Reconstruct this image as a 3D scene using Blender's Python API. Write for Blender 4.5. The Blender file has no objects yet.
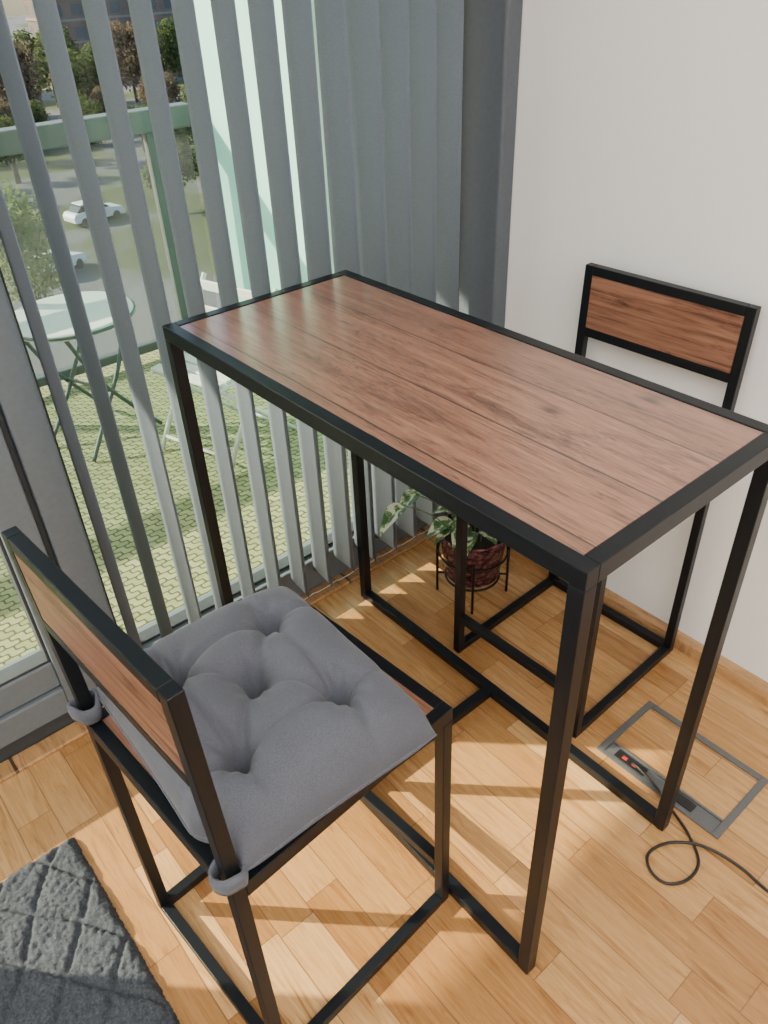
import bpy, bmesh, math, random
import numpy as np
from mathutils import Vector, Matrix, noise
random.seed(7)
scene=bpy.context.scene
COL=bpy.context.collection

# ------------------------------------------------------------ node helpers
class NT:
    def __init__(s,name):
        s.m=bpy.data.materials.new(name); s.m.use_nodes=True
        s.t=s.m.node_tree; s.t.nodes.clear()
        s.out=s.n("ShaderNodeOutputMaterial")
    def n(s,typ,**kw):
        nd=s.t.nodes.new(typ)
        for k,v in kw.items(): setattr(nd,k,v)
        return nd
    def l(s,a,b): s.t.links.new(a,b)
    def setin(s,sock,v):
        if hasattr(v,"links") or isinstance(v,bpy.types.NodeSocket): s.l(v,sock)
        else: sock.default_value=v
    def math(s,op,a,b=0.0,c=None):
        nd=s.n("ShaderNodeMath",operation=op); s.setin(nd.inputs[0],a); s.setin(nd.inputs[1],b)
        if c is not None: s.setin(nd.inputs[2],c)
        return nd.outputs[0]
    def mix(s,f,a,b,mode='MIX'):
        nd=s.n("ShaderNodeMix",data_type='RGBA',blend_type=mode)
        s.setin(nd.inputs[0],f); s.setin(nd.inputs[6],a); s.setin(nd.inputs[7],b)
        return nd.outputs[2]
    def ramp(s,f,stops):
        nd=s.n("ShaderNodeValToRGB"); cr=nd.color_ramp
        while len(cr.elements)<len(stops): cr.elements.new(0.5)
        for e,(p,c) in zip(cr.elements,stops):
            e.position=p; e.color=c if len(c)==4 else (*c,1)
        s.l(f,nd.inputs[0]); return nd.outputs[0]
    def coord(s,which='Object',scale=(1,1,1),rot=(0,0,0),loc=(0,0,0)):
        tc=s.n("ShaderNodeTexCoord"); mp=s.n("ShaderNodeMapping")
        mp.inputs['Scale'].default_value=scale; mp.inputs['Rotation'].default_value=rot; mp.inputs['Location'].default_value=loc
        s.l(tc.outputs[which],mp.inputs[0]); return mp.outputs[0]
    def noise(s,vec,scale,detail=4,rough=.55,dist=0,out=0):
        nd=s.n("ShaderNodeTexNoise"); s.l(vec,nd.inputs['Vector'])
        nd.inputs['Scale'].default_value=scale; nd.inputs['Detail'].default_value=detail
        nd.inputs['Roughness'].default_value=rough; nd.inputs['Distortion'].default_value=dist
        return nd.outputs[out]
    def bump(s,h,strength=.3,dist=.01):
        nd=s.n("ShaderNodeBump"); nd.inputs['Strength'].default_value=strength; nd.inputs['Distance'].default_value=dist
        s.l(h,nd.inputs['Height']); return nd.outputs[0]
    def bsdf(s,color,rough=.5,metal=0,normal=None,spec=.5,**kw):
        b=s.n("ShaderNodeBsdfPrincipled")
        if isinstance(color,tuple): color=(*color[:3],1)
        s.setin(b.inputs['Base Color'],color); s.setin(b.inputs['Roughness'],rough)
        b.inputs['Metallic'].default_value=metal; b.inputs['Specular IOR Level'].default_value=spec
        for k,v in kw.items(): s.setin(b.inputs[k],v)
        if normal is not None: s.l(normal,b.inputs['Normal'])
        s.l(b.outputs[0],s.out.inputs[0]); return b

def simple(name,col,rough=.5,metal=0,nscale=60,var=.12,bump=.05,spec=.5):
    t=NT(name); v=t.coord('Object'); n=t.noise(v,nscale,5)
    c2=tuple(max(0,c*(1-var)) for c in col); c3=tuple(min(1,c*(1+var)) for c in col)
    c=t.ramp(n,[(.3,c2),(.7,c3)])
    t.bsdf(c,rough,metal,t.bump(n,bump,.002),spec); return t.m

WD=(.048,.020,.013); WM=(.225,.098,.058); WL=(.37,.185,.115)
def wood_mat(name,axis='Y',dark=WD,mid=WM,light=WL,plank=.1,rough=.36,seed=0.0,knots=True):
    t=NT(name); tc=t.n("ShaderNodeTexCoord"); sep=t.n("ShaderNodeSeparateXYZ"); t.l(tc.outputs['Object'],sep.inputs[0])
    X,Y,Z=sep.outputs
    if axis=='Y': along,across=Y,X
    else: along,across=X,Y
    p=t.math('DIVIDE',t.math('ADD',across,5.0+seed),plank)
    idx=t.math('FLOOR',p); fr=t.math('FRACT',p)
    wn=t.n("ShaderNodeTexWhiteNoise",noise_dimensions='1D'); t.l(idx,wn.inputs['W'])
    cb=t.n("ShaderNodeCombineXYZ")
    t.l(t.math('MULTIPLY',across,80.0),cb.inputs[0])
    t.l(t.math('ADD',t.math('MULTIPLY',along,4.0),t.math('MULTIPLY',wn.outputs['Value'],37.0)),cb.inputs[1])
    t.l(t.math('MULTIPLY',Z,80.0),cb.inputs[2])
    n1=t.noise(cb.outputs[0],1.0,10,.74,.45)
    cb2=t.n("ShaderNodeCombineXYZ")
    t.l(t.math('MULTIPLY',across,420.0),cb2.inputs[0]); t.l(t.math('MULTIPLY',along,22.0),cb2.inputs[1]); t.l(Z,cb2.inputs[2])
    n2=t.noise(cb2.outputs[0],1.0,4,.6,.3)
    cb3=t.n("ShaderNodeCombineXYZ")
    t.l(t.math('MULTIPLY',across,24.0),cb3.inputs[0]); t.l(t.math('MULTIPLY',along,4.6),cb3.inputs[1]); t.l(wn.outputs['Value'],cb3.inputs[2])
    n3=t.noise(cb3.outputs[0],1.0,9,.78,.7)
    g=t.math('ADD',t.math('MULTIPLY',n1,.6),t.math('MULTIPLY',n2,.4))
    col=t.ramp(g,[(.34,dark),(.45,mid),(.62,light)])
    blot=t.ramp(n3,[(.32,(.18,.16,.15)),(.40,(.62,.60,.59)),(.47,(1,1,1)),(.68,(1.22,1.22,1.22))])
    col=t.mix(.9,col,blot,'MULTIPLY')
    # thin dark cracks running with the grain
    cb5=t.n("ShaderNodeCombineXYZ")
    t.l(t.math('MULTIPLY',across,30.0),cb5.inputs[0]); t.l(t.math('MULTIPLY',along,1.6),cb5.inputs[1]); t.l(t.math('MULTIPLY',wn.outputs['Value'],9.0),cb5.inputs[2])
    n5=t.noise(cb5.outputs[0],1.0,4,.6,.2)
    ck=t.ramp(t.math('ABSOLUTE',t.math('SUBTRACT',n5,.5)),[(.002,(.25,.22,.2)),(.008,(1,1,1))])
    col=t.mix(t.math('MULTIPLY',t.math('GREATER_THAN',n3,.5),.75),col,ck,'MULTIPLY')
    if knots:
        vo=t.n("ShaderNodeTexVoronoi"); cb4=t.n("ShaderNodeCombineXYZ")
        t.l(t.math('MULTIPLY',across,8.0),cb4.inputs[0]); t.l(t.math('MULTIPLY',along,4.6),cb4.inputs[1])
        t.l(cb4.outputs[0],vo.inputs['Vector']); vo.inputs['Scale'].default_value=1.0; vo.inputs['Randomness'].default_value=1
        kd=t.math('ADD',vo.outputs['Distance'],t.math('MULTIPLY',t.math('SUBTRACT',n1,.5),.2))
        kn=t.ramp(kd,[(.04,(.16,.14,.14)),(.085,(.68,.66,.65)),(.15,(1,1,1))])
        col=t.mix(.85,col,kn,'MULTIPLY')
    tint=t.math('ADD',t.math('MULTIPLY',wn.outputs['Value'],.2),.9)
    hs=t.n("ShaderNodeHueSaturation"); t.l(tint,hs.inputs['Value']); t.l(col,hs.inputs['Color'])
    d=t.math('ABSOLUTE',t.math('SUBTRACT',fr,.5))
    wob=t.math('MULTIPLY',t.math('SUBTRACT',n1,.5),.04)
    line=t.math('GREATER_THAN',t.math('ADD',d,wob),.489)
    col=t.mix(t.math('MULTIPLY',line,.88),hs.outputs[0],(.018,.009,.007,1))
    nrm=t.bump(g,.06,.002)
    b=t.bsdf(col,t.math('ADD',t.math('MULTIPLY',g,.12),rough-.06),0,nrm,.5)
    b.inputs['Coat Weight'].default_value=1.0; b.inputs['Coat Roughness'].default_value=.30
    return t.m

def floor_mat():
    t=NT("oak_strip_parquet"); tc=t.n("ShaderNodeTexCoord"); sep=t.n("ShaderNodeSeparateXYZ"); t.l(tc.outputs['Object'],sep.inputs[0])
    X,Y,Z=sep.outputs; W=.069; L=.34
    u=t.math('DIVIDE',t.math('ADD',X,10.0),W); ci=t.math('FLOOR',u); fu=t.math('FRACT',u)
    wn=t.n("ShaderNodeTexWhiteNoise",noise_dimensions='1D'); t.l(ci,wn.inputs['W'])
    v=t.math('ADD',t.math('DIVIDE',t.math('ADD',Y,10.0),L),t.math('MULTIPLY',wn.outputs['Value'],5.0))
    ri=t.math('FLOOR',v); fv=t.math('FRACT',v)
    cbi=t.n("ShaderNodeCombineXYZ"); t.l(ci,cbi.inputs[0]); t.l(ri,cbi.inputs[1])
    wn2=t.n("ShaderNodeTexWhiteNoise",noise_dimensions='3D'); t.l(cbi.outputs[0],wn2.inputs['Vector'])
    r=wn2.outputs['Value']
    cb=t.n("ShaderNodeCombineXYZ"); t.l(t.math('MULTIPLY',X,60.0),cb.inputs[0])
    t.l(t.math('ADD',t.math('MULTIPLY',Y,4.5),t.math('MULTIPLY',r,50.0)),cb.inputs[1]); t.l(t.math('MULTIPLY',r,20.0),cb.inputs[2])
    n1=t.noise(cb.outputs[0],1.0,9,.70,1.4)
    base=t.ramp(r,[(0,(.37,.178,.058)),(.3,(.46,.238,.083)),(.7,(.54,.298,.114)),(1,(.63,.375,.160))])
    gr=t.ramp(n1,[(.32,(.50,.38,.28)),(.46,(.90,.86,.80)),(.7,(1.08,1.08,1.08))])
    col=t.mix(.95,base,gr,'MULTIPLY')
    du=t.math('ABSOLUTE',t.math('SUBTRACT',fu,.5)); dv=t.math('ABSOLUTE',t.math('SUBTRACT',fv,.5))
    ln=t.math('MAXIMUM',t.math('GREATER_THAN',du,.485),t.math('GREATER_THAN',dv,.4972))
    col=t.mix(t.math('MULTIPLY',ln,.72),col,(.16,.07,.026,1))
    hgt=t.math('SUBTRACT',t.math('MULTIPLY',n1,.3),ln)
    t.bsdf(col,t.math('ADD',t.math('MULTIPLY',n1,.12),.21),0,t.bump(hgt,.12,.001),.5)
    return t.m

M={}
M['black']=simple("black_powder_coated_metal",(.0045,.0065,.009),.40,0,400,.15,.06,.30)
M['woodtop']=wood_mat("rustic_brown_boards",'Y',plank=.121,seed=.04)
M['woodchair']=wood_mat("rustic_brown_board_small",'Y',plank=.125,seed=.37)
def panel_wood():
    t=NT("rustic_brown_back_board"); tc=t.n("ShaderNodeTexCoord"); mp=t.n("ShaderNodeMapping"); t.l(tc.outputs['Object'],mp.inputs[0])
    mp.inputs['Scale'].default_value=(40,5,110)
    n=t.noise(mp.outputs[0],1.0,9,.72,.5)
    mp2=t.n("ShaderNodeMapping"); t.l(tc.outputs['Object'],mp2.inputs[0]); mp2.inputs['Scale'].default_value=(14,7,34)
    n2=t.noise(mp2.outputs[0],1.0,6,.7,.5)
    c=t.ramp(n,[(.32,WD),(.46,WM),(.66,WL)])
    c=t.mix(.88,c,t.ramp(n2,[(.34,(.25,.23,.22)),(.40,(.75,.73,.72)),(.46,(1,1,1))]),'MULTIPLY')
    t.bsdf(c,.42,0,t.bump(n,.12,.002),.4); return t.m
M['woodback']=panel_wood()
M['floor']=floor_mat()
M['wall']=simple("warm_white_paint",(.94,.93,.91),.85,0,180,.012,.04,.2)
M['ceil']=simple("white_ceiling_paint",(.90,.90,.89),.9,0,180,.01,.03,.2)
M['skirt']=wood_mat("oak_beading",'Y',(.22,.10,.04),(.42,.22,.085),(.50,.28,.12),.3,.4,0.0,False)
M['frame']=simple("blue_grey_aluminium_paint",(.145,.172,.192),.45,0,90,.06,.02)
M['frame_dark']=simple("dark_gasket",(.04,.047,.052),.6,0,90,.06,.02)
M['jamb']=simple("dark_slate_paint",(.10,.118,.14),.6,0,90,.06,.02)
M['rail']=simple("grey_green_painted_steel",(.075,.09,.09),.5,0,40,.08,.03)
M['whitemetal']=simple("white_painted_metal",(.80,.82,.80),.45,0,60,.04,.02)
M['mint']=simple("pale_enamel",(.54,.62,.57),.5,0,60,.04,.02)
M['chairpale']=simple("off_white_painted_metal",(.58,.62,.59),.5,0,60,.04,.02)
M['greenmetal']=simple("dark_green_metal",(.05,.085,.08),.45,0,60,.08,.02)
M['brushed']=simple("dark_brushed_steel",(.14,.15,.155),.45,.5,300,.12,.06)
M['plasticblk']=simple("black_plastic",(.01,.01,.011),.4,0,100,.1,.02)
M['red']=simple("red_plastic",(.45,.03,.02),.4,0,100,.1,.02)

def glass_mat(name,tint=(.93,.97,.96),fac=.06):
    t=NT(name); tr=t.n("ShaderNodeBsdfTransparent"); tr.inputs[0].default_value=(*tint,1)
    gl=t.n("ShaderNodeBsdfGlossy"); gl.inputs['Roughness'].default_value=.02
    fr=t.n("ShaderNodeLayerWeight"); fr.inputs[0].default_value=.15
    nz=t.noise(t.coord('Object'),3,3)
    f=t.math('ADD',t.math('MULTIPLY',fr.outputs['Fresnel'],.35),t.math('MULTIPLY',nz,fac*.3))
    mx=t.n("ShaderNodeMixShader"); t.l(f,mx.inputs[0]); t.l(tr.outputs[0],mx.inputs[1]); t.l(gl.outputs[0],mx.inputs[2])
    t.l(mx.outputs[0],t.out.inputs[0]); return t.m
M['glass']=glass_mat("clear_glazing")
def haze_glass():
    t=NT("painted_haze_balustrade_glass"); tr=t.n("ShaderNodeBsdfTransparent"); tr.inputs[0].default_value=(.78,.83,.81,1)
    df=t.n("ShaderNodeBsdfTranslucent"); df.inputs[0].default_value=(.8,.81,.80,1)
    d2=t.n("ShaderNodeBsdfDiffuse"); d2.inputs[0].default_value=(.7,.71,.70,1)
    n=t.noise(t.coord('Object'),2.2,5,.6)
    m0=t.n("ShaderNodeMixShader"); m0.inputs[0].default_value=.4; t.l(df.outputs[0],m0.inputs[1]); t.l(d2.outputs[0],m0.inputs[2])
    mx=t.n("ShaderNodeMixShader"); t.l(t.math('MULTIPLY',n,.06),mx.inputs[0]); t.l(tr.outputs[0],mx.inputs[1]); t.l(m0.outputs[0],mx.inputs[2])  # pale diffuse mix puts outdoor haze into the glass
    t.l(mx.outputs[0],t.out.inputs[0]); return t.m
M['balglass']=haze_glass()
def frosted():
    t=NT("frosted_mint_glass"); n=t.noise(t.coord('Object'),4,3)
    c=t.ramp(n,[(.3,(.55,.92,.82)),(.7,(.64,.95,.88))])
    d=t.n("ShaderNodeBsdfDiffuse"); t.l(c,d.inputs[0]); tl=t.n("ShaderNodeBsdfTranslucent"); t.l(c,tl.inputs[0])
    mx=t.n("ShaderNodeMixShader"); mx.inputs[0].default_value=.4; t.l(d.outputs[0],mx.inputs[1]); t.l(tl.outputs[0],mx.inputs[2])
    t.l(mx.outputs[0],t.out.inputs[0]); return t.m
M['frost']=frosted()
def slat_mat():
    t=NT("blue_grey_blind_fabric"); v=t.coord('Object',(300,300,300)); n=t.noise(v,1.0,3)
    c=t.ramp(n,[(.3,(.19,.225,.275)),(.7,(.225,.265,.32))])
    b=t.bsdf(c,.85,0,t.bump(n,.15,.001),.2)
    tl=t.n("ShaderNodeBsdfTranslucent"); t.l(c,tl.inputs[0])
    mx=t.n("ShaderNodeMixShader"); mx.inputs[0].default_value=.22; t.l(b.outputs[0],mx.inputs[1]); t.l(tl.outputs[0],mx.inputs[2])
    t.l(mx.outputs[0],t.out.inputs[0]); return t.m
M['slat']=slat_mat()
def fabric(name,col):
    t=NT(name); v=t.coord('Object',(700,700,700)); n=t.noise(v,1.0,3,.7)
    v2=t.coord('Object'); n2=t.noise(v2,22,3,.5)
    c=t.ramp(n,[(.3,tuple(x*.75 for x in col)),(.7,tuple(x*1.25 for x in col))])
    c=t.mix(.3,c,t.ramp(n2,[(.3,(.85,.85,.85)),(.7,(1,1,1))]),'MULTIPLY')
    h=t.math('ADD',t.math('MULTIPLY',n,.25),n2)
    b=t.bsdf(c,.95,0,t.bump(h,.3,.003),.15)
    b.inputs['Sheen Weight'].default_value=.15; b.inputs['Sheen Roughness'].default_value=.5
    return t.m
M['cushion']=fabric("grey_cotton_canvas",(.108,.113,.136))
def rugm():
    t=NT("charcoal_soft_pile"); v=t.coord('Object'); n=t.noise(v,220,4,.7,.5); n2=t.noise(v,30,3)
    c=t.ramp(n,[(.3,(.04,.045,.053)),(.55,(.075,.083,.095)),(.75,(.13,.14,.155))])
    c=t.mix(.3,c,t.ramp(n2,[(.35,(.8,.8,.8)),(.65,(1.1,1.1,1.1))]),'MULTIPLY')
    t.bsdf(c,1.0,0,t.bump(n,.7,.0035),.1); return t.m
M['rug']=rugm()
def paving():
    t=NT("wavy_interlocking_paving"); v0=t.coord('Object',(1,1,1),(0,0,math.radians(45)))
    sp=t.n("ShaderNodeSeparateXYZ"); t.l(v0,sp.inputs[0])
    wx=t.math('MULTIPLY',t.math('SINE',t.math('MULTIPLY',sp.outputs[1],2*math.pi/.030)),.0048)
    wy=t.math('MULTIPLY',t.math('SINE',t.math('MULTIPLY',sp.outputs[0],2*math.pi/.030)),.0048)
    cb=t.n("ShaderNodeCombineXYZ"); t.l(t.math('ADD',sp.outputs[0],wx),cb.inputs[0]); t.l(t.math('ADD',sp.outputs[1],wy),cb.inputs[1])
    v=cb.outputs[0]
    br=t.n("ShaderNodeTexBrick"); t.l(v,br.inputs['Vector'])
    br.inputs['Color1'].default_value=(.27,.295,.15,1); br.inputs['Color2'].default_value=(.36,.37,.20,1); br.inputs['Mortar'].default_value=(.10,.115,.05,1)
    br.inputs['Scale'].default_value=1.0; br.inputs['Mortar Size'].default_value=.0036; br.inputs['Mortar Smooth'].default_value=.3
    br.inputs['Brick Width'].default_value=.060; br.inputs['Row Height'].default_value=.030
    n=t.noise(v,30,4)
    c=t.mix(.6,br.outputs[0],t.ramp(n,[(.3,(.7,.7,.67)),(.7,(1,1,1))]),'MULTIPLY')
    inv=t.math('SUBTRACT',1.0,br.outputs['Fac'])
    t.bsdf(c,.85,0,t.bump(inv,.8,.01),.2); return t.m
M['paving']=paving()
def groundm():
    t=NT("car_park_ground"); v=t.coord('Object'); n=t.noise(v,.05,4); n2=t.noise(v,2,5)
    c=t.ramp(n,[(.50,(.15,.15,.15)),(.56,(.085,.105,.045))])
    c=t.mix(.6,c,t.ramp(n2,[(.3,(.7,.7,.7)),(.7,(1,1,1))]),'MULTIPLY')
    t.bsdf(c,.9,0,None,.2); return t.m
M['ground']=groundm()
def leafm(name,a,b):
    t=NT(name); v=t.coord('Object'); n=t.noise(v,2.5,6,.75)
    c=t.ramp(n,[(.3,a),(.7,b)])
    d=t.n("ShaderNodeBsdfDiffuse"); t.l(c,d.inputs[0]); tl=t.n("ShaderNodeBsdfTranslucent"); t.l(c,tl.inputs[0])
    mx=t.n("ShaderNodeMixShader"); mx.inputs[0].default_value=.4; t.l(d.outputs[0],mx.inputs[1]); t.l(tl.outputs[0],mx.inputs[2])
    t.l(mx.outputs[0],t.out.inputs[0]); return t.m
M['leafgreen']=leafm("green_foliage",(.04,.06,.022),(.15,.19,.07))
M['leaflight']=leafm("light_green_foliage",(.12,.175,.05),(.34,.40,.16))
M['leafbrown']=leafm("autumn_foliage",(.09,.068,.04),(.23,.175,.105))
M['bark']=simple("tree_bark",(.10,.085,.07),.9,0,8,.3,.5)
def brickm():
    t=NT("haze_muted_brick_facade"); tc=t.n("ShaderNodeTexCoord"); sep=t.n("ShaderNodeSeparateXYZ"); t.l(tc.outputs['Object'],sep.inputs[0])
    h=t.math('ADD',sep.outputs[0],sep.outputs[1])
    fx=t.math('FRACT',t.math('DIVIDE',h,3.2)); fz=t.math('FRACT',t.math('DIVIDE',sep.outputs[2],3.0))
    wx=t.math('LESS_THAN',t.math('ABSOLUTE',t.math('SUBTRACT',fx,.5)),.27); wz=t.math('LESS_THAN',t.math('ABSOLUTE',t.math('SUBTRACT',fz,.5)),.25)
    w=t.math('MULTIPLY',wx,wz); n=t.noise(tc.outputs['Object'],1.5,4)
    c=t.ramp(n,[(.3,(.15,.105,.085)),(.7,(.19,.135,.11))]); c=t.mix(w,c,(.10,.105,.11,1))  # brick tones desaturated to stand in for distance haze
    t.bsdf(c,.8,0,None,.1); return t.m
M['brick']=brickm()
M['concrete']=simple("weathered_concrete",(.19,.18,.17),.85,0,2,.12,.1)
M['carglass']=simple("dark_car_glass",(.02,.025,.03),.1,0,2,.1,.0)
M['carwhite']=simple("white_car_paint",(.80,.81,.82),.25,0,2,.03,.0)
M['tyre']=simple("tyre_rubber",(.02,.02,.02),.9,0,20,.1,.1)
def potm():
    t=NT("dimpled_burgundy_copper"); v=t.coord('Object'); vo=t.n("ShaderNodeTexVoronoi"); t.l(v,vo.inputs['Vector']); vo.inputs['Scale'].default_value=65
    c=t.ramp(vo.outputs['Distance'],[(0,(.30,.13,.14)),(.7,(.085,.030,.040))])
    t.bsdf(c,.24,.4,t.bump(vo.outputs['Distance'],1.0,.008)); return t.m
M['pot']=potm()
def vleaf():
    t=NT("variegated_leaf"); v=t.coord('Object'); n=t.noise(v,45,4,.6,.6)
    c=t.ramp(n,[(.42,(.05,.12,.035)),(.50,(.12,.23,.08)),(.56,(.62,.66,.47))])
    t.bsdf(c,.45,0,t.bump(n,.2,.002),.4); return t.m
M['vleaf']=vleaf()
M['stem']=simple("green_stem",(.10,.18,.06),.6,0,60,.1,.05)
M['soil']=simple("potting_soil",(.03,.02,.014),.95,0,150,.3,.6)

# ------------------------------------------------------------ geometry helpers
def add(name,bm,mat,parent=None,smooth=False,bevel=0,seg=2):
    me=bpy.data.meshes.new(name); bmesh.ops.recalc_face_normals(bm,faces=bm.faces); bm.to_mesh(me); bm.free()
    if mat is not None: me.materials.append(mat)
    ob=bpy.data.objects.new(name,me); COL.objects.link(ob)
    if smooth: me.polygons.foreach_set("use_smooth",[True]*len(me.polygons))
    if bevel:
        md=ob.modifiers.new("b",'BEVEL'); md.width=bevel; md.segments=seg; md.limit_method='ANGLE'
    if parent is not None: ob.parent=parent
    return ob
def bbox(bm,x0,x1,y0,y1,z0,z1):
    vs=[bm.verts.new(p) for p in [(x0,y0,z0),(x1,y0,z0),(x1,y1,z0),(x0,y1,z0),(x0,y0,z1),(x1,y0,z1),(x1,y1,z1),(x0,y1,z1)]]
    for f in [(0,3,2,1),(4,5,6,7),(0,1,5,4),(1,2,6,5),(2,3,7,6),(3,0,4,7)]: bm.faces.new([vs[i] for i in f])
def box(name,b,mat,parent=None,bevel=.0015):
    bm=bmesh.new(); bbox(bm,*b); return add(name,bm,mat,parent,False,bevel)
def boxes(name,bs,mat,parent=None,bevel=.0015):
    bm=bmesh.new()
    for b in bs: bbox(bm,*b)
    return add(name,bm,mat,parent,False,bevel)
def sweep(bm,path,sx,sy):
    rings=[]
    for (x,y,z) in path:
        rings.append([bm.verts.new((x+dx*sx/2,y+dy*sy/2,z)) for dx,dy in ((-1,-1),(1,-1),(1,1),(-1,1))])
    for a,b in zip(rings,rings[1:]):
        for i in range(4): bm.faces.new([a[i],a[(i+1)%4],b[(i+1)%4],b[i]])
    bm.faces.new(rings[0][::-1]); bm.faces.new(rings[-1])
def tube(bm,pts,r,n=10,caps=True,closed=False):
    pts=[Vector(p) for p in pts]; rings=[]
    N=len(pts)
    rr=r if isinstance(r,(list,tuple)) else [r]*N
    prev=None
    for i,p in enumerate(pts):
        if closed: d=(pts[(i+1)%N]-pts[i-1]).normalized()
        else: d=(pts[min(i+1,N-1)]-pts[max(i-1,0)]).normalized()
        if prev is None:
            a=d.cross(Vector((0,0,1)))
            if a.length<.05: a=d.cross(Vector((1,0,0)))
        else: a=prev-d*prev.dot(d)
        a.normalize(); prev=a; b=d.cross(a)
        rings.append([bm.verts.new(p+a*math.cos(2*math.pi*k/n)*rr[i]+b*math.sin(2*math.pi*k/n)*rr[i]) for k in range(n)])
    pairs=list(zip(rings,rings[1:]))
    if closed: pairs.append((rings[-1],rings[0]))
    for A,B in pairs:
        for k in range(n): bm.faces.new([A[k],A[(k+1)%n],B[(k+1)%n],B[k]])
    if caps and not closed:
        bm.faces.new(rings[0][::-1]); bm.faces.new(rings[-1])
def lathe(bm,prof,n=48,cx=0,cy=0):
    rings=[]
    for (r,z) in prof:
        if r<1e-6: rings.append([bm.verts.new((cx,cy,z))])
        else: rings.append([bm.verts.new((cx+r*math.cos(2*math.pi*k/n),cy+r*math.sin(2*math.pi*k/n),z)) for k in range(n)])
    for A,B in zip(rings,rings[1:]):
        for k in range(n):
            k2=(k+1)%n
            if len(A)==1 and len(B)>1: bm.faces.new([A[0],B[k2],B[k]])
            elif len(B)==1 and len(A)>1: bm.faces.new([A[k],A[k2],B[0]])
            elif len(A)>1: bm.faces.new([A[k],A[k2],B[k2],B[k]])
def empty(name,loc,label,cat,rotz=0,**kw):
    e=bpy.data.objects.new(name,None); COL.objects.link(e); e.location=loc; e.rotation_euler=(0,0,rotz); e.empty_display_size=.05
    if label: e["label"]=label
    if cat: e["category"]=cat
    for k,v in kw.items(): e[k]=v
    return e
def tag(o,label=None,cat=None,**kw):
    if label: o["label"]=label
    if cat: o["category"]=cat
    for k,v in kw.items(): o[k]=v
    return o
def struct(o): o["kind"]="structure"; return o
def catmull(pts,n=10):
    pts=[Vector(p) for p in pts]; out=[]
    P=[pts[0]]+pts+[pts[-1]]
    for i in range(1,len(P)-2):
        for k in range(n):
            t=k/n; a,b,c,d=P[i-1],P[i],P[i+1],P[i+2]
            out.append(.5*((2*b)+(c-a)*t+(2*a-5*b+4*c-d)*t*t+(3*b-a-3*c+d)*t**3))
    out.append(pts[-1]); return out
def copy_thing(root,loc,rotz=0,scale=None,label=None):
    r=root.copy(); COL.objects.link(r); r.location=loc; r.rotation_euler=(0,0,rotz)
    if scale: r.scale=(scale,)*3
    if label: r["label"]=label
    for ch in list(root.children):
        c=ch.copy(); c.parent=r; COL.objects.link(c)
    return r

# ------------------------------------------------------------ room shell
XR=.848; YW=1.02; XL=-2.6; YB=-2.6; HC=2.4
struct(box("floor",(XL,XR,YB,YW,-.04,0),M['floor'],None,0))
struct(box("wall_right",(XR,XR+.15,YB,YW+.08,-.04,HC),M['wall'],None,0))
struct(box("wall_left",(XL-.15,XL,YB,YW+.08,-.04,HC),M['wall'],None,0))
struct(box("wall_back",(XL-.15,XR+.15,YB-.15,YB,-.04,HC),M['wall'],None,0))
struct(box("ceiling",(XL-.15,XR+.15,YB-.15,YW+.1,HC,HC+.15),M['ceil'],None,0))
bm=bmesh.new()
prof=[(XR,0),(XR-.020,0),(XR-.020,.012),(XR-.016,.028),(XR-.008,.038),(XR,.040)]
A=[bm.verts.new((x,YB,z)) for x,z in prof]; B=[bm.verts.new((x,.864,z)) for x,z in prof]
for i in range(len(prof)):
    j=(i+1)%len(prof); bm.faces.new([A[i],A[j],B[j],B[i]])
bm.faces.new(A[::-1]); bm.faces.new(B)
struct(add("baseboard_right",bm,M['skirt']))
struct(box("trim_1",(XL,.800,.974,YW,0,.010),M['skirt'],None,.003))
struct(box("trim_3",(.802,XR,.865,YW,0,HC),M['jamb'],None,.006))
w=struct(empty("window_1",(0,0,0),None,None))
boxes("frame",[(-.272,-.205,YW,YW+.08,0,HC),(.76,XR,YW,YW+.08,0,HC),(-.205,.76,YW,YW+.08,0,.10),(-.205,.76,YW,YW+.08,2.3,HC)],M['frame'],w,.004)
boxes("gasket",[(-.205,-.197,YW+.02,YW+.055,.10,2.3),(.752,.76,YW+.02,YW+.055,.10,2.3),(-.197,.752,YW+.02,YW+.055,.10,.108)],M['frame_dark'],w,.001)
box("glass",(-.2,.755,YW+.035,YW+.041,.105,2.3),M['glass'],w,0)
d=struct(empty("door_1",(0,0,0),None,None))
boxes("frame",[(-.285,-.272,YW+.012,YW+.08,0,HC),(-1.30,-1.22,YW,YW+.08,0,HC),(-1.22,-.285,YW,YW+.08,.008,.05),(-1.22,-.285,YW,YW+.08,2.33,HC)],M['frame_dark'],d,.003)
boxes("door_leaf",[(-.352,-.287,YW-.012,YW+.06,.055,2.32),(-1.215,-1.15,YW-.012,YW+.06,.055,2.32),(-1.15,-.352,YW-.012,YW+.06,.055,.125),(-1.15,-.352,YW-.004,YW+.06,.130,.20),(-1.15,-.352,YW-.012,YW+.06,2.2,2.32)],M['frame'],d,.004)
boxes("gasket",[(-.358,-.352,YW+.0,YW+.04,.2,2.2),(-1.15,-.358,YW+.0,YW+.04,.2,.207),(-1.15,-.352,YW+.006,YW+.05,.1255,.1295)],M['frame_dark'],d,.001)
box("glass",(-1.15,-.355,YW+.02,YW+.026,.2,2.2),M['glass'],d,0)
w2=struct(empty("window_2",(0,0,0),None,None))
boxes("frame",[(-1.37,-1.30,YW,YW+.08,0,HC),(XL,XL+.06,YW,YW+.08,0,HC),(XL+.06,-1.37,YW,YW+.08,0,.1),(XL+.06,-1.37,YW,YW+.08,2.3,HC)],M['frame'],w2,.004)
box("glass",(XL+.06,-1.37,YW+.035,YW+.041,.1,2.3),M['glass'],w2,0)

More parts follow.
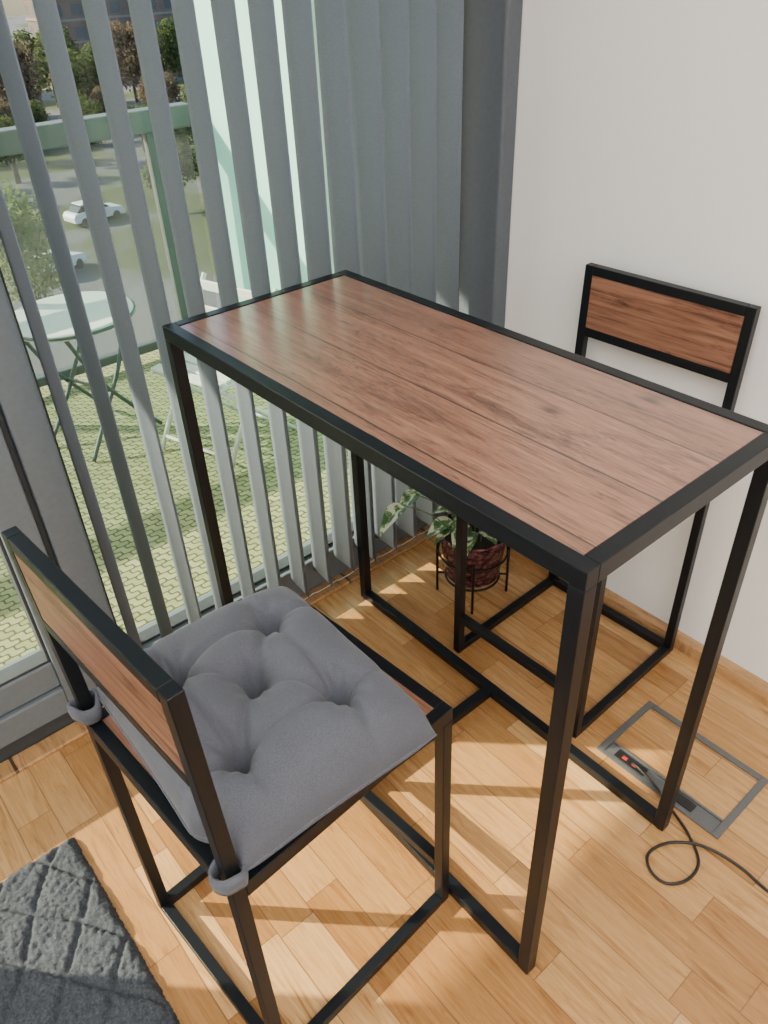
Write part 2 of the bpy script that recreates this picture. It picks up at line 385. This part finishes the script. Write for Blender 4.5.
# ------------------------------------------------------------ vertical blind
vb=empty("vertical_blind",(0,0,0),"blue-grey fabric vertical blind hanging open across the balcony window","blind")
box("headrail",(-.30,.80,.955,.99,2.30,2.34),M['whitemetal'],vb,.003)
bm=bmesh.new()
def slat(xc,yaw,wid=.089,z0=.05,z1=2.29,yc=.968,sag=.0015):
    n=6; cols=[]
    for k in range(n+1):
        s=(k/n-.5); off=sag*(1-4*s*s)
        lx=off; ly=s*wid
        cx=xc+lx*math.cos(yaw)-ly*math.sin(yaw); cy=yc+lx*math.sin(yaw)+ly*math.cos(yaw)
        cols.append((bm.verts.new((cx,cy,z0)),bm.verts.new((cx,cy,z1))))
    for a,b in zip(cols,cols[1:]): bm.faces.new([a[0],b[0],b[1],a[1]])
x=-.19; PITCH=.0715
while x<.79:
    yw=float(np.interp(x,[-.19,.0,.15,.25,.40,.8],[0,0,-4,-5,0,4]))
    slat(x,math.radians(yw+random.uniform(-1.2,1.2)),z0=.078+random.uniform(-.004,.004),sag=.003); x+=PITCH
so=add("slats",bm,M['slat'],vb,True)
md=so.modifiers.new("s",'SOLIDIFY'); md.thickness=.0007
bm=bmesh.new(); pts=[]
x=-.19
while x<.70:
    pts+=[(x+.012,.928,.086),(x+.028,.930,.080),(x+.056,.930,.080)]; x+=PITCH
tube(bm,pts,.0006,5)
add("bead_chain",bm,M['whitemetal'],vb)

# ------------------------------------------------------------ dining table
TL=.9135; TW=.4088; TH=.87; T=.0215
tb=empty("dining_table",(0,0,0),"tall narrow table with reddish-brown plank top and black metal frame","table")
boxes("top_frame",[(0,T,0,TL,TH-.026,TH),(TW-T,TW,0,TL,TH-.026,TH),(T,TW-T,0,T,TH-.026,TH),(T,TW-T,TL-T,TL,TH-.026,TH)],M['black'],tb,.0015)
tt=box("table_top",(T+.0006,TW-T-.0006,T+.0006,TL-T-.0006,TH-.017,TH-.0015),M['woodtop'],tb,.0006)
tag(tt,"reddish-brown rustic plank board")
for (x,y) in ((0,0),(TW-T,0),(0,TL-T),(TW-T,TL-T)):
    bm=bmesh.new(); bbox(bm,x,x+T,y,y+T,.004,TH-.0265)
    add("leg",bm,M['black'],tb,False,.0015)
for x in (0,TW-T): box("floor_rail",(x,x+T,T+.0004,TL-T-.0004,.004,.004+T),M['black'],tb,.0015)
box("cross_rail",(T+.0004,TW-T-.0004,TL/2-T/2,TL/2+T/2,.004,.004+T),M['black'],tb,.0015)
for (x,y) in ((T/2,T/2),(TW-T/2,T/2),(T/2,TL-T/2),(TW-T/2,TL-T/2)):
    bm=bmesh.new()
    lathe(bm,[(0,0),(.009,0),(.010,.004),(0,.004)],16,x,y)
    add("foot_pad",bm,M['plasticblk'],tb)

# ------------------------------------------------------------ dining chairs
D=.360; W=.345; t=.0185; SZ=.515; BZ=.853; LEAN=.008
def build_chair(loc,rot,label):
    c=empty("dining_chair",loc,label,"chair",rot,group="matching chairs at the dining table")
    hx,hy=D/2,W/2; lean=LEAN
    def back_x(z): return -hx-lean*max(0,(z-SZ))/(BZ-SZ)
    for sy in (-1,1):
        bm=bmesh.new(); sweep(bm,[(-hx,sy*hy,.003),(-hx,sy*hy,SZ+.005),(back_x(BZ),sy*hy,BZ)],t,t)
        add("leg",bm,M['black'],c,False,.0012)
        bm=bmesh.new(); sweep(bm,[(hx,sy*hy,.003),(hx,sy*hy,SZ-.0265)],t,t)
        add("leg",bm,M['black'],c,False,.0012)
        box("floor_rail",(-hx+t/2+.0003,hx-t/2-.0003,sy*hy-t/2,sy*hy+t/2,.003,.003+t),M['black'],c,.0012)
    box("floor_rail",(-hx-t/2,-hx+t/2,-hy+t/2+.0003,hy-t/2-.0003,.003,.003+t),M['black'],c,.0012)
    box("front_rail",(hx-t/2,hx+t/2,-hy+t/2+.0003,hy-t/2-.0003,.105,.105+t),M['black'],c,.0012)
    e=t/2
    boxes("seat_frame",[(-hx+e,hx+e,-hy-e,-hy+e,SZ-.026,SZ),(-hx+e,hx+e,hy-e,hy+e,SZ-.026,SZ),(-hx-e,-hx+e,-hy+e,hy-e,SZ-.026,SZ),(hx-e,hx+e,-hy+e,hy-e,SZ-.026,SZ)],M['black'],c,.0012)
    tag(box("seat",(-hx+e+.0005,hx-e-.0005,-hy+e+.0005,hy-e-.0005,SZ-.016,SZ-.0012),M['woodchair'],c,.0005),"reddish-brown wood-effect board")
    zb=.705
    bm=bmesh.new()
    for (z0,z1) in ((BZ-t,BZ),(zb,zb+t)):
        vs=[]
        for z in (z0,z1):
            bx=back_x(z)
            vs+= [bm.verts.new((bx-e,-hy+e+.0003,z)),bm.verts.new((bx+e,-hy+e+.0003,z)),bm.verts.new((bx+e,hy-e-.0003,z)),bm.verts.new((bx-e,hy-e-.0003,z))]
        for f in [(0,3,2,1),(4,5,6,7),(0,1,5,4),(1,2,6,5),(2,3,7,6),(3,0,4,7)]: bm.faces.new([vs[i] for i in f])
    add("back_frame",bm,M['black'],c,False,.0012)
    bm=bmesh.new(); vs=[]
    for z in (zb+t+.0005,BZ-t-.0005):
        bx=back_x(z)
        vs+= [bm.verts.new((bx-.0085,-hy+e+.0005,z)),bm.verts.new((bx+.0085,-hy+e+.0005,z)),bm.verts.new((bx+.0085,hy-e-.0005,z)),bm.verts.new((bx-.0085,hy-e-.0005,z))]
    for f in [(0,3,2,1),(4,5,6,7),(0,1,5,4),(1,2,6,5),(2,3,7,6),(3,0,4,7)]: bm.faces.new([vs[i] for i in f])
    tag(add("backrest",bm,M['woodback'],c,False,.0005),"reddish-brown wood-effect board")
    for sx in (-1,1):
        for sy in (-1,1):
            bm=bmesh.new(); lathe(bm,[(0,0),(.008,0),(.009,.003),(0,.003)],14,sx*hx,sy*hy)
            add("foot_pad",bm,M['plasticblk'],c)
    return c
C1=Vector((-.2055,.3475,0)); R1=math.radians(4.0)
ch1=build_chair(C1,R1,"black metal chair with wood back, holding a tufted grey cushion")
ch2=copy_thing(ch1,(.624,.432,0),math.radians(180+1.2),None,"black metal chair with bare wood seat, tucked in beside white wall")

# ------------------------------------------------------------ cushion
def seg_d(px,py,a,b):
    ax,ay=a; bx,by=b; dx,dy=bx-ax,by-ay
    tt=np.clip(((px-ax)*dx+(py-ay)*dy)/(dx*dx+dy*dy),0,1)
    return np.hypot(px-ax-tt*dx,py-ay-tt*dy),tt
def cushion():
    cloc=Vector((-.2235,.331,SZ+.0005)); crot=math.radians(-1.5)
    cu=empty("seat_cushion",cloc,"plump blue-grey square cushion with button tufting tied to chair","cushion",crot)
    n=200; hx,hy=.162,.184; SEAM=.036
    U=np.linspace(-1,1,n+1); u,v=np.meshgrid(U,U,indexing='ij')
    u=np.sin(u*math.pi/2)*.75+u*.25; v=np.sin(v*math.pi/2)*.75+v*.25
    def outline(u,v):
        pin=1-.03*(1-v*v)*np.abs(u)**3; pin2=1-.03*(1-u*u)*np.abs(v)**3
        r=1-.02*(np.abs(u)*np.abs(v))**6
        s=np.clip((-v-.55)/.25,0,1); s=s*s*(3-2*s)
        nx=np.where(u<0,.026*np.abs(u)**3*s,0)
        return u*pin*r*hx+nx, v*pin2*r*hy
    def droop(v):
        s=np.clip((-v-.82)/.18,0,1); return .010*s*s*(3-2*s)
    x,y=outline(u,v)
    prof=((1-np.abs(u)**3.4)*(1-np.abs(v)**3.4))**.38
    tu=[(0,0),(.47,.47),(.47,-.47),(-.47,.47),(-.47,-.47)]
    dip=np.zeros_like(u); cre=np.zeros_like(u); rad=np.zeros_like(u)
    for q,(a,b) in enumerate(tu):
        r=np.hypot(u-a,v-b); an=np.arctan2(v-b,u-a)
        dip+= .85*np.exp(-(r/.075)**2)+.55*np.exp(-(r/.20)**2)
        rad+= np.cos(an*8+q*1.3)*np.exp(-((r-.15)/.10)**2)
    segs=[((0,0),p) for p in tu[1:]]
    k0=len(segs)
    for (a,b) in tu[1:]:
        segs+=[((a,b),(a*2.15,b*.95)),((a,b),(a*.95,b*2.15))]
    for k,(a,b) in enumerate(segs):
        dd,tt=seg_d(u,v,a,b)
        if k<k0: cre+= 1.0*np.exp(-(dd/.042)**2)*(1-.35*np.sin(math.pi*tt))
        else: cre+= 1.0*np.exp(-(dd/(.036+.02*tt))**2)*(1-.60*tt)
    for (a,b) in [((.47,.47),(.47,-.47)),((.47,-.47),(-.47,-.47)),((-.47,-.47),(-.47,.47)),((-.47,.47),(.47,.47))]:
        dd,tt=seg_d(u,v,a,b); cre+= .9*np.exp(-(dd/.042)**2)*(1-.5*np.sin(math.pi*tt))
    nz=np.zeros_like(u)
    for i in range(n+1):
        for j in range(n+1):
            nz[i,j]=noise.noise(Vector((u[i,j]*2.2,v[i,j]*2.2,3.1)))
    top=SEAM+prof*(.080+.007*nz)-prof*(.055*np.minimum(dip,1.2)+.013*np.minimum(cre,1.2)-.0022*rad)-droop(v)
    bot=SEAM-(SEAM-.0005)*((1-np.abs(u)**6)*(1-np.abs(v)**6))**.40-droop(v)*np.clip((-v-.93)/.07,0,1)
    bot=np.minimum(bot,top-.001)
    bm=bmesh.new()
    Tv=[[bm.verts.new((x[i,j],y[i,j],top[i,j])) for j in range(n+1)] for i in range(n+1)]
    Bv=[[None]*(n+1) for _ in range(n+1)]
    for i in range(n+1):
        for j in range(n+1):
            Bv[i][j]=Tv[i][j] if i in(0,n) or j in(0,n) else bm.verts.new((x[i,j],y[i,j],bot[i,j]))
    for i in range(n):
        for j in range(n):
            bm.faces.new([Tv[i][j],Tv[i+1][j],Tv[i+1][j+1],Tv[i][j+1]])
            bm.faces.new([Bv[i][j],Bv[i][j+1],Bv[i+1][j+1],Bv[i+1][j]])
    add("cushion_cover",bm,M['cushion'],cu,True)
    bm=bmesh.new(); pts=[]
    def P(a,b):
        q=outline(np.float64(a),np.float64(b)); return (float(q[0]),float(q[1]),SEAM-float(droop(b)))
    for s in np.linspace(-1,1,40,endpoint=False): pts.append(P(s,-1.0))
    for s in np.linspace(-1,1,60,endpoint=False): pts.append(P(1.0,s))
    for s in np.linspace(1,-1,40,endpoint=False): pts.append(P(s,1.0))
    for s in np.linspace(1,-1,60,endpoint=False): pts.append(P(-1.0,s))
    tube(bm,pts,.0022,8,closed=True)
    add("piping",bm,M['cushion'],cu,True)
    for (a,b) in tu:
        dd=np.hypot(u-a,v-b); i,j=np.unravel_index(np.argmin(dd),dd.shape)
        bm=bmesh.new(); lathe(bm,[(0,top[i,j]+.004),(.004,top[i,j]+.0035),(.007,top[i,j]+.001),(.0075,top[i,j]-.002)],16,x[i,j],y[i,j])
        add("button",bm,M['cushion'],cu,True)
    RR=Matrix.Rotation(R1,3,'Z'); CI=Matrix.Rotation(-crot,3,'Z')
    for sy in (-1,1):
        wp=C1+RR@Vector((-D/2-.002,sy*W/2,0)); lp=CI@(wp-Vector((cloc.x,cloc.y,0)))
        cx,cy=lp.x,lp.y
        bm=bmesh.new(); rings=[]
        m=36
        for k in range(m):
            a=2*math.pi*k/m
            rx=.0165+.002*math.sin(3*a); ry=.0165+.002*math.cos(2*a)
            wv=.004*math.sin(2*a+sy)
            rings.append([bm.verts.new((cx+math.cos(a)*(rx+o),cy+math.sin(a)*(ry+o),z+wv)) for o,z in ((0,.014),(.004,.012),(.0055,.025),(.004,.040),(0,.038))])
        for k in range(m):
            A=rings[k];B=rings[(k+1)%m]
            for q in range(5): bm.faces.new([A[q],A[(q+1)%5],B[(q+1)%5],B[q]])
        add("tie",bm,M['cushion'],cu,True)
    return cu
cushion()

# ------------------------------------------------------------ rug
def rug():
    x0,x1,y0,y1=-1.75,-.468,-1.15,.752; s=.0036
    nx=int((x1-x0)/s); ny=int((y1-y0)/s)
    X=np.linspace(x0,x1,nx+1); Y=np.linspace(y0,y1,ny+1); x,y=np.meshgrid(X,Y,indexing='ij')
    rs=np.random.RandomState(3)
    r=rs.rand(nx+1,ny+1)
    rb=(r+np.roll(r,1,0)+np.roll(r,1,1)+np.roll(r,-1,0)+np.roll(r,-1,1))/5
    wx=x+.004*np.sin(y*31); wy=y+.004*np.sin(x*37)
    p=(wx*9.5+wy*7); q=(wx*9.5-wy*7)
    g=np.minimum(np.abs(p-np.round(p)),np.abs(q-np.round(q)))
    groove=np.exp(-(g/.055)**2)
    edge=np.minimum.reduce([x-x0,x1-x,y-y0,y1-y])
    ed=np.clip(edge/.015,0,1)**.5
    z=(.018-.009*groove+.0062*(rb-.5)+.0024*(r-.5))*ed+.001
    xx=x+(rs.rand(nx+1,ny+1)-.5)*.003; yy=y+(rs.rand(nx+1,ny+1)-.5)*.003
    V=np.stack([xx,yy,z],-1).reshape(-1,3)
    idx=np.arange((nx+1)*(ny+1)).reshape(nx+1,ny+1)
    F=np.stack([idx[:-1,:-1],idx[1:,:-1],idx[1:,1:],idx[:-1,1:]],-1).reshape(-1,4)
    me=bpy.data.meshes.new("rug"); me.from_pydata(V.tolist(),[],F.tolist()); me.materials.append(M['rug'])
    me.polygons.foreach_set("use_smooth",[True]*len(me.polygons))
    o=bpy.data.objects.new("rug",me); COL.objects.link(o)
    tag(o,"charcoal grey pile rug with a raised diamond pattern","rug")
rug()

# ------------------------------------------------------------ floor box
fb=empty("floor_socket_box",(.5485,.0625,0),"flush rectangular metal-edged floor socket box with wood inlay lid","floor outlet")
hx,hy=.0955,.1395; q=.014
boxes("rim",[(-hx,hx,-hy,-hy+q,.0005,.004),(-hx,hx,hy-q,hy,.0005,.004),(hx-q,hx,-hy+q,hy-q,.0005,.004),(-hx,-hx+.009,-hy+q,hy-q,.0005,.004)],M['brushed'],fb,.0008)
boxes("lid_edge",[(-hx+.038,-hx+.043,-hy+q+.001,hy-q-.001,.0005,.0045)],M['brushed'],fb,.0006)
boxes("socket_strip",[(-hx+.0095,-hx+.0375,-hy+q+.0005,hy-q-.0005,.0004,.0022)],M['brushed'],fb,.0005)
box("cable_flap",(-hx+.012,-hx+.034,.035,.105,.0022,.0042),M['plasticblk'],fb,.001)
box("cable_flap",(-hx+.012,-hx+.034,-.075,-.03,.0022,.0042),M['plasticblk'],fb,.001)
box("switch",(-hx+.017,-hx+.025,.055,.066,.0043,.006),M['red'],fb,.0006)
box("switch",(-hx+.017,-hx+.025,.078,.089,.0043,.006),M['red'],fb,.0006)
bm=bmesh.new()
pts=[(.474,.128,.0065),(.470,.11,.012),(.458,.06,.010),(.440,.012,.006),(.420,-.035,.004),(.385,-.078,.004),(.340,-.083,.004),(.306,-.062,.004),(.305,-.030,.004),(.330,-.008,.004),(.372,-.018,.005),(.405,-.050,.0085),(.425,-.085,.0045),(.432,-.135,.004),(.427,-.19,.004),(.43,-.28,.004),(.46,-.42,.004)]
tube(bm,catmull(pts,10),.0028,10)
tag(add("power_cable",bm,M['plasticblk'],None,True),"thin black cable looping across the oak floor","cable")

# ------------------------------------------------------------ potted plant
pp=empty("potted_plant",(.622,.735,0),"variegated leafy plant in dark copper pot on black stand","plant")
bm=bmesh.new()
lathe(bm,[(0,.064),(.064,.064),(.070,.070),(.086,.198),(.0885,.204),(.085,.206),(.083,.198),(.079,.190),(0,.190)],56)
add("pot",bm,M['pot'],pp,True)
bm=bmesh.new(); lathe(bm,[(0,.193),(.078,.1915)],32); add("soil",bm,M['soil'],pp)
bm=bmesh.new()
for z,r in ((.059,.070),(.140,.0890)):
    tube(bm,[(r*math.cos(a),r*math.sin(a),z) for a in np.linspace(0,2*math.pi,40,endpoint=False)],.003,8,closed=True)
for k in range(4):
    a=math.pi/4+k*math.pi/2
    tube(bm,[(.091*math.cos(a),.091*math.sin(a),.16),(.091*math.cos(a),.091*math.sin(a),.0)],.0035,8)
tube(bm,[(-.063,-.063,.059),(.063,.063,.059)],.0028,8); tube(bm,[(-.063,.063,.059),(.063,-.063,.059)],.0028,8)
add("plant_stand",bm,M['black'],pp)
stem=bmesh.new(); lf=bmesh.new()
rnd=random.Random(5)
def leaf(bm,base,dirv,L,Wd,droop):
    d=Vector(dirv).normalized(); side=d.cross(Vector((0,0,1))).normalized()
    rows=[]
    for i in range(9):
        s=i/8; wdt=Wd*math.sin(math.pi*min(1,s*.97+.02)**.75)
        c=Vector(base)+d*L*s+Vector((0,0,-droop*s*s*L))
        rows.append([bm.verts.new(c+side*wdt*k/2+Vector((0,0,abs(k)*wdt*.18))) for k in (-1,-.5,0,.5,1)])
    for A,B in zip(rows,rows[1:]):
        for k in range(4): bm.faces.new([A[k],A[k+1],B[k+1],B[k]])
for k in range(26):
    a=k*2.4+rnd.uniform(-.3,.3); rr=rnd.uniform(.005,.045)
    h=rnd.uniform(.015,.075); out=rnd.uniform(.0,.03)
    if k<5: a=math.radians(120+14*k); out=.05+.03*k; h=.09+.02*k
    b=Vector((rr*math.cos(a),rr*math.sin(a),.192)); e=Vector(((rr+out)*math.cos(a),(rr+out)*math.sin(a),.20+h))
    mpt=(b+e)/2+Vector((0,0,.02))
    tube(stem,catmull([b,mpt,e],5),.0014,6)
    leaf(lf,e,(math.cos(a),math.sin(a),rnd.uniform(-.1,.6)),rnd.uniform(.05,.078),rnd.uniform(.036,.052),rnd.uniform(.2,.8))
add("stems",stem,M['stem'],pp,True)
add("leaves",lf,M['vleaf'],pp,True)

# ------------------------------------------------------------ balcony
BF=-.12
struct(box("trim_2",(XL-.2,1.45,YW+.08,YW+.16,BF-.1,-.01),M['frame'],None,.003))
struct(box("balcony_floor",(XL-.2,1.45,YW+.08,3.12,BF-.25,BF),M['paving'],None,0))
struct(box("sun_block_slab",(XL-2.5,1.6,YW+.11,3.12,2.38,2.65),M['ceil'],None,0))  # unseen slab added overhead to limit how far sun reaches indoors
rl=empty("balcony_railing",(0,3.0,BF),"grey-green steel balcony railing with glass panels","railing")
RZ=.912-BF
box("top_rail",(XL-.2,1.20,-.04,.05,RZ-.085,RZ),M['rail'],rl,.008)
box("bottom_rail",(XL-.2,1.20,-.02,.02,.04,.08),M['rail'],rl,.004)
for px in (-2.4,-1.2,-.15,1.0):
    box("post",(px-.022,px+.022,-.022,.022,0,RZ-.085),M['rail'],rl,.003)
for a,b in ((-2.37,-1.23),(-1.17,-.18),(-.12,.97),(1.03,1.18)):
    box("glass_panel",(a,b,-.005,.005,.085,RZ-.09),M['balglass'],rl,0)
pt=empty("privacy_screen",(1.24,0,BF),"frosted mint glass balcony screen with pale posts","screen")
for y in (1.25,2.11,2.97):
    box("post",(-.025,.025,y-.022,y+.022,0,2.49),M['whitemetal'],pt,.003)
for y in (1.25,2.11):
    box("glass_panel",(-.006,.006,y+.026,y+.834,.04,2.48),M['frost'],pt,0)
bt=empty("bistro_table",(.32,2.45,BF),"small round pale folding table on the balcony","table",math.radians(20))
bm=bmesh.new(); lathe(bm,[(0,.495),(.20,.495),(.214,.486),(.219,.487),(.221,.497),(.217,.508),(.205,.509),(0,.509)],64)
add("table_top",bm,M['mint'],bt,True)
bm=bmesh.new(); tube(bm,[(.2215*math.cos(a),.2215*math.sin(a),.498) for a in np.linspace(0,2*math.pi,64,endpoint=False)],.006,8,closed=True)
add("table_rim",bm,M['greenmetal'],bt,True)
for s in (-1,1):
    bm=bmesh.new()
    tube(bm,catmull([(-.15,s*.13,.49),(-.06,s*.13,.30),(.06,s*.13,.14),(.17,s*.14,.008)],6),.008,8)
    add("leg",bm,M['greenmetal'],bt,True)
    bm=bmesh.new()
    tube(bm,catmull([(.15,s*.11,.49),(.06,s*.11,.30),(-.06,s*.11,.14),(-.17,s*.12,.008)],6),.008,8)
    add("leg",bm,M['greenmetal'],bt,True)
bm=bmesh.new(); tube(bm,[(0,-.135,.222),(0,.135,.222)],.006,8)
add("cross_bar",bm,M['greenmetal'],bt,True)
bc=empty("folding_chair",(.66,2.06,BF),"off-white slatted folding chair on the balcony","chair",math.radians(195))
bm=bmesh.new()
for k in range(6): bbox(bm,-.15+k*.055,-.105+k*.055,-.16,.16,.33,.342)
bbox(bm,-.15,.17,-.165,-.15,.315,.33); bbox(bm,-.15,.17,.15,.165,.315,.33)
add("seat",bm,M['chairpale'],bc,False,.003)
for s in (-1,1):
    bm=bmesh.new(); tube(bm,[(.19,s*.175,.008),(-.02,s*.175,.33),(-.17,s*.175,.58)],.009,8); add("leg",bm,M['chairpale'],bc,True)
    bm=bmesh.new(); tube(bm,[(-.20,s*.155,.008),(.15,s*.155,.32)],.009,8); add("leg",bm,M['chairpale'],bc,True)
bm=bmesh.new()
for z,xx in ((.47,-.100),(.545,-.145)): bbox(bm,xx-.006,xx+.006,-.17,.17,z-.018,z+.018)
add("backrest",bm,M['chairpale'],bc,False,.003)
bm=bmesh.new(); tube(bm,[(-.17,-.155,.035),(-.17,.155,.035)],.006,8); add("cross_bar",bm,M['chairpale'],bc,True)
bm=bmesh.new(); tube(bm,[(.16,-.175,.055),(.16,.175,.055)],.006,8); add("cross_bar",bm,M['chairpale'],bc,True)

# ------------------------------------------------------------ outside
GZ=-14
bm=bmesh.new(); bbox(bm,-250,300,3.5,420,GZ-.5,GZ)
struct(add("ground",bm,M['ground']))
def tree(loc,h,r,mat,label,seed,leafs=.22,count=5200):
    e=empty("tree",loc,label,"tree",0,group="trees around the car park")
    bm=bmesh.new(); tube(bm,[(0,0,0),(.1,0,h*.35),(0,.1,h*.75)],[.25,.17,.06],8)
    rn=random.Random(seed); blobs=[]
    for k in range(18):
        a=rn.uniform(0,6.28); ph=rn.uniform(-.7,1); rad=r*rn.uniform(.28,.45)
        c=Vector((math.cos(a)*r*.65*math.sqrt(1-abs(ph)*.7),math.sin(a)*r*.65*math.sqrt(1-abs(ph)*.7),h-r+ph*r*.65)); blobs.append((c,rad))
        if k%3==0: tube(bm,[(.05,.05,h*.4),tuple(c)],[.07,.03],6)
    add("trunk",bm,M['bark'],e,True)
    V=[];F=[]
    for k in range(count):
        c,rad=blobs[rn.randrange(len(blobs))]
        dv=Vector((rn.gauss(0,1),rn.gauss(0,1),rn.gauss(0,1))).normalized()
        p=c+dv*rad*rn.uniform(.55,1.08)
        u=Vector((rn.gauss(0,1),rn.gauss(0,1),rn.gauss(0,1))).normalized(); w_=u.cross(dv+Vector((.01,0,0))).normalized()
        s=leafs*rn.uniform(.6,1.3); b=len(V)
        V+=[tuple(p-u*s*.6),tuple(p+w_*s*.4),tuple(p+u*s*.6),tuple(p-w_*s*.4)]; F.append((b,b+1,b+2,b+3))
    me=bpy.data.meshes.new("foliage"); me.from_pydata(V,[],F); me.materials.append(mat)
    o=bpy.data.objects.new("foliage",me); COL.objects.link(o); o.parent=e
    return e
tA=tree((6.8,28.5,GZ),9.8,2.1,M['leaflight'],"light green leafy tree beside the car park",1,.16)
tB=tree((27,57,GZ),5.0,2.2,M['leafgreen'],"rounded green tree beside the car park",2,.2)
tC=tree((31,103,GZ),10,4.5,M['leafbrown'],"autumn brown tree at the car park edge",3,.4)
tD=tree((41,106,GZ),9,4.2,M['leafgreen'],"dark green tree at the car park edge",4,.4)
for (p,s,r,src) in [((21,101,GZ),1.0,1,tC),((52,116,GZ),1.0,2,tC),((12,95,GZ),.95,.5,tD),((24,87,GZ),.6,3.1,tC),((34,90,GZ),.55,1.4,tD),
    ((14,80,GZ),.6,.3,tC),((44,92,GZ),.6,2.2,tC),((36,72,GZ),1.1,.4,tB),((43,80,GZ),1.2,1.9,tB),((33,62,GZ),.8,1.1,tB),((29,93,GZ),.55,.2,tD),((19,91,GZ),.5,1.2,tC),((39,95,GZ),.5,2.0,tC),
    ((22,78,GZ),1.1,.8,tB),((29.5,80,GZ),1.0,1.6,tB),((15.5,73,GZ),.9,2.4,tB),((36.5,82,GZ),.9,2.9,tB),((43,122,GZ),1.2,1.0,tD),((31,118,GZ),1.1,2.1,tD),((61,125,GZ),1.1,.1,tD)]:
    copy_thing(src,p,r,s)
def car(loc,rot,mat,label):
    e=empty("car",loc,label,"car",rot,group="cars parked below")
    prof=[(-2.1,.35),(-2.15,.75),(-1.95,1.0),(-1.2,1.05),(.9,1.0),(1.9,.85),(2.1,.6),(2.1,.3)]
    cab=[(-1.75,1.0),(-1.35,1.42),(-.2,1.5),(.3,1.42),(1.0,.98)]
    for nm,pr,hw,mt in (("body",prof,.86,mat),("window_glass",cab,.74,M['carglass'])):
        bm=bmesh.new(); A=[bm.verts.new((x,-hw,z)) for x,z in pr]; B=[bm.verts.new((x,hw,z)) for x,z in pr]
        for i in range(len(pr)):
            j=(i+1)%len(pr); bm.faces.new([A[i],A[j],B[j],B[i]])
        bm.faces.new(A[::-1]); bm.faces.new(B); add(nm,bm,mt,e,False,.08,3)
    bm=bmesh.new(); bbox(bm,-1.3,.15,-.66,.66,1.44,1.53); add("roof",bm,mat,e,False,.03)
    for x in (-1.35,1.3):
        for s in (-1,1):
            bm=bmesh.new(); tube(bm,[(x,s*.7,.32),(x,s*.88,.32)],.32,20); add("wheel",bm,M['tyre'],e)
    return e
c1=car((21.6,60,GZ),math.radians(8),M['carwhite'],"white hatchback parked in the car park below")
copy_thing(c1,(14.6,50,GZ),.5)
def building(loc,dx,dy,h,label):
    e=empty("building",loc,label,"building")
    box("walls",(-dx/2,dx/2,-dy/2,dy/2,0,h),M['brick'],e,0)
    box("roof",(-dx/2-.4,dx/2+.4,-dy/2-.4,dy/2+.4,h,h+.8),M['concrete'],e,0)
    boxes("floor_bands",[(-dx/2-.15,dx/2+.15,-dy/2-.15,dy/2+.15,z,z+.35) for z in np.arange(3,h-1,3)],M['concrete'],e,0)
building((70,148,GZ),34,14,16,"brown brick apartment building with grey concrete bands")
building((20,150,GZ),30,14,14,"brown brick block beyond the trees")

# ------------------------------------------------------------ light & world
wd=bpy.data.worlds.new("World"); scene.world=wd; wd.use_nodes=True; nt=wd.node_tree; nt.nodes.clear()
sky=nt.nodes.new("ShaderNodeTexSky"); sky.sky_type='NISHITA'; sky.sun_disc=False; sky.sun_elevation=math.radians(30); sky.sun_rotation=math.radians(-45); sky.dust_density=2.0
bg=nt.nodes.new("ShaderNodeBackground"); bg.inputs[1].default_value=.46; ow=nt.nodes.new("ShaderNodeOutputWorld")
nt.links.new(sky.outputs[0],bg.inputs[0]); nt.links.new(bg.outputs[0],ow.inputs[0])
sl=bpy.data.lights.new("sun","SUN"); sl.energy=17; sl.angle=math.radians(.55); sl.color=(1,.86,.64)
s=bpy.data.objects.new("sun",sl); COL.objects.link(s)
dirv=Vector((1,-1,-.785)).normalized(); s.rotation_euler=dirv.to_track_quat('-Z','Y').to_euler(); s.location=(-4,6,6)
al=bpy.data.lights.new("fill_light","AREA"); al.energy=84; al.size=2.4; al.color=(1,.985,.96)  # added fill to brighten the interior, not a fitting in the room
a=bpy.data.objects.new("fill_light",al); COL.objects.link(a); a.location=(-1.0,-.9,2.35)

# ------------------------------------------------------------ camera
def Rz(a): return Matrix.Rotation(a,3,'Z')
R=Rz(-.67857)@Matrix.Rotation(.94970,3,'X')@Rz(-.04569)
cd=bpy.data.cameras.new("camera"); cam=bpy.data.objects.new("camera",cd); COL.objects.link(cam)
mw=R.to_4x4(); mw.translation=Vector((-.52541,-.33242,1.37828)); cam.matrix_world=mw
cd.sensor_fit='VERTICAL'; cd.sensor_height=36; cd.sensor_width=27; cd.lens=774.586/1024*36; cd.clip_start=.02; cd.clip_end=1000
scene.camera=cam
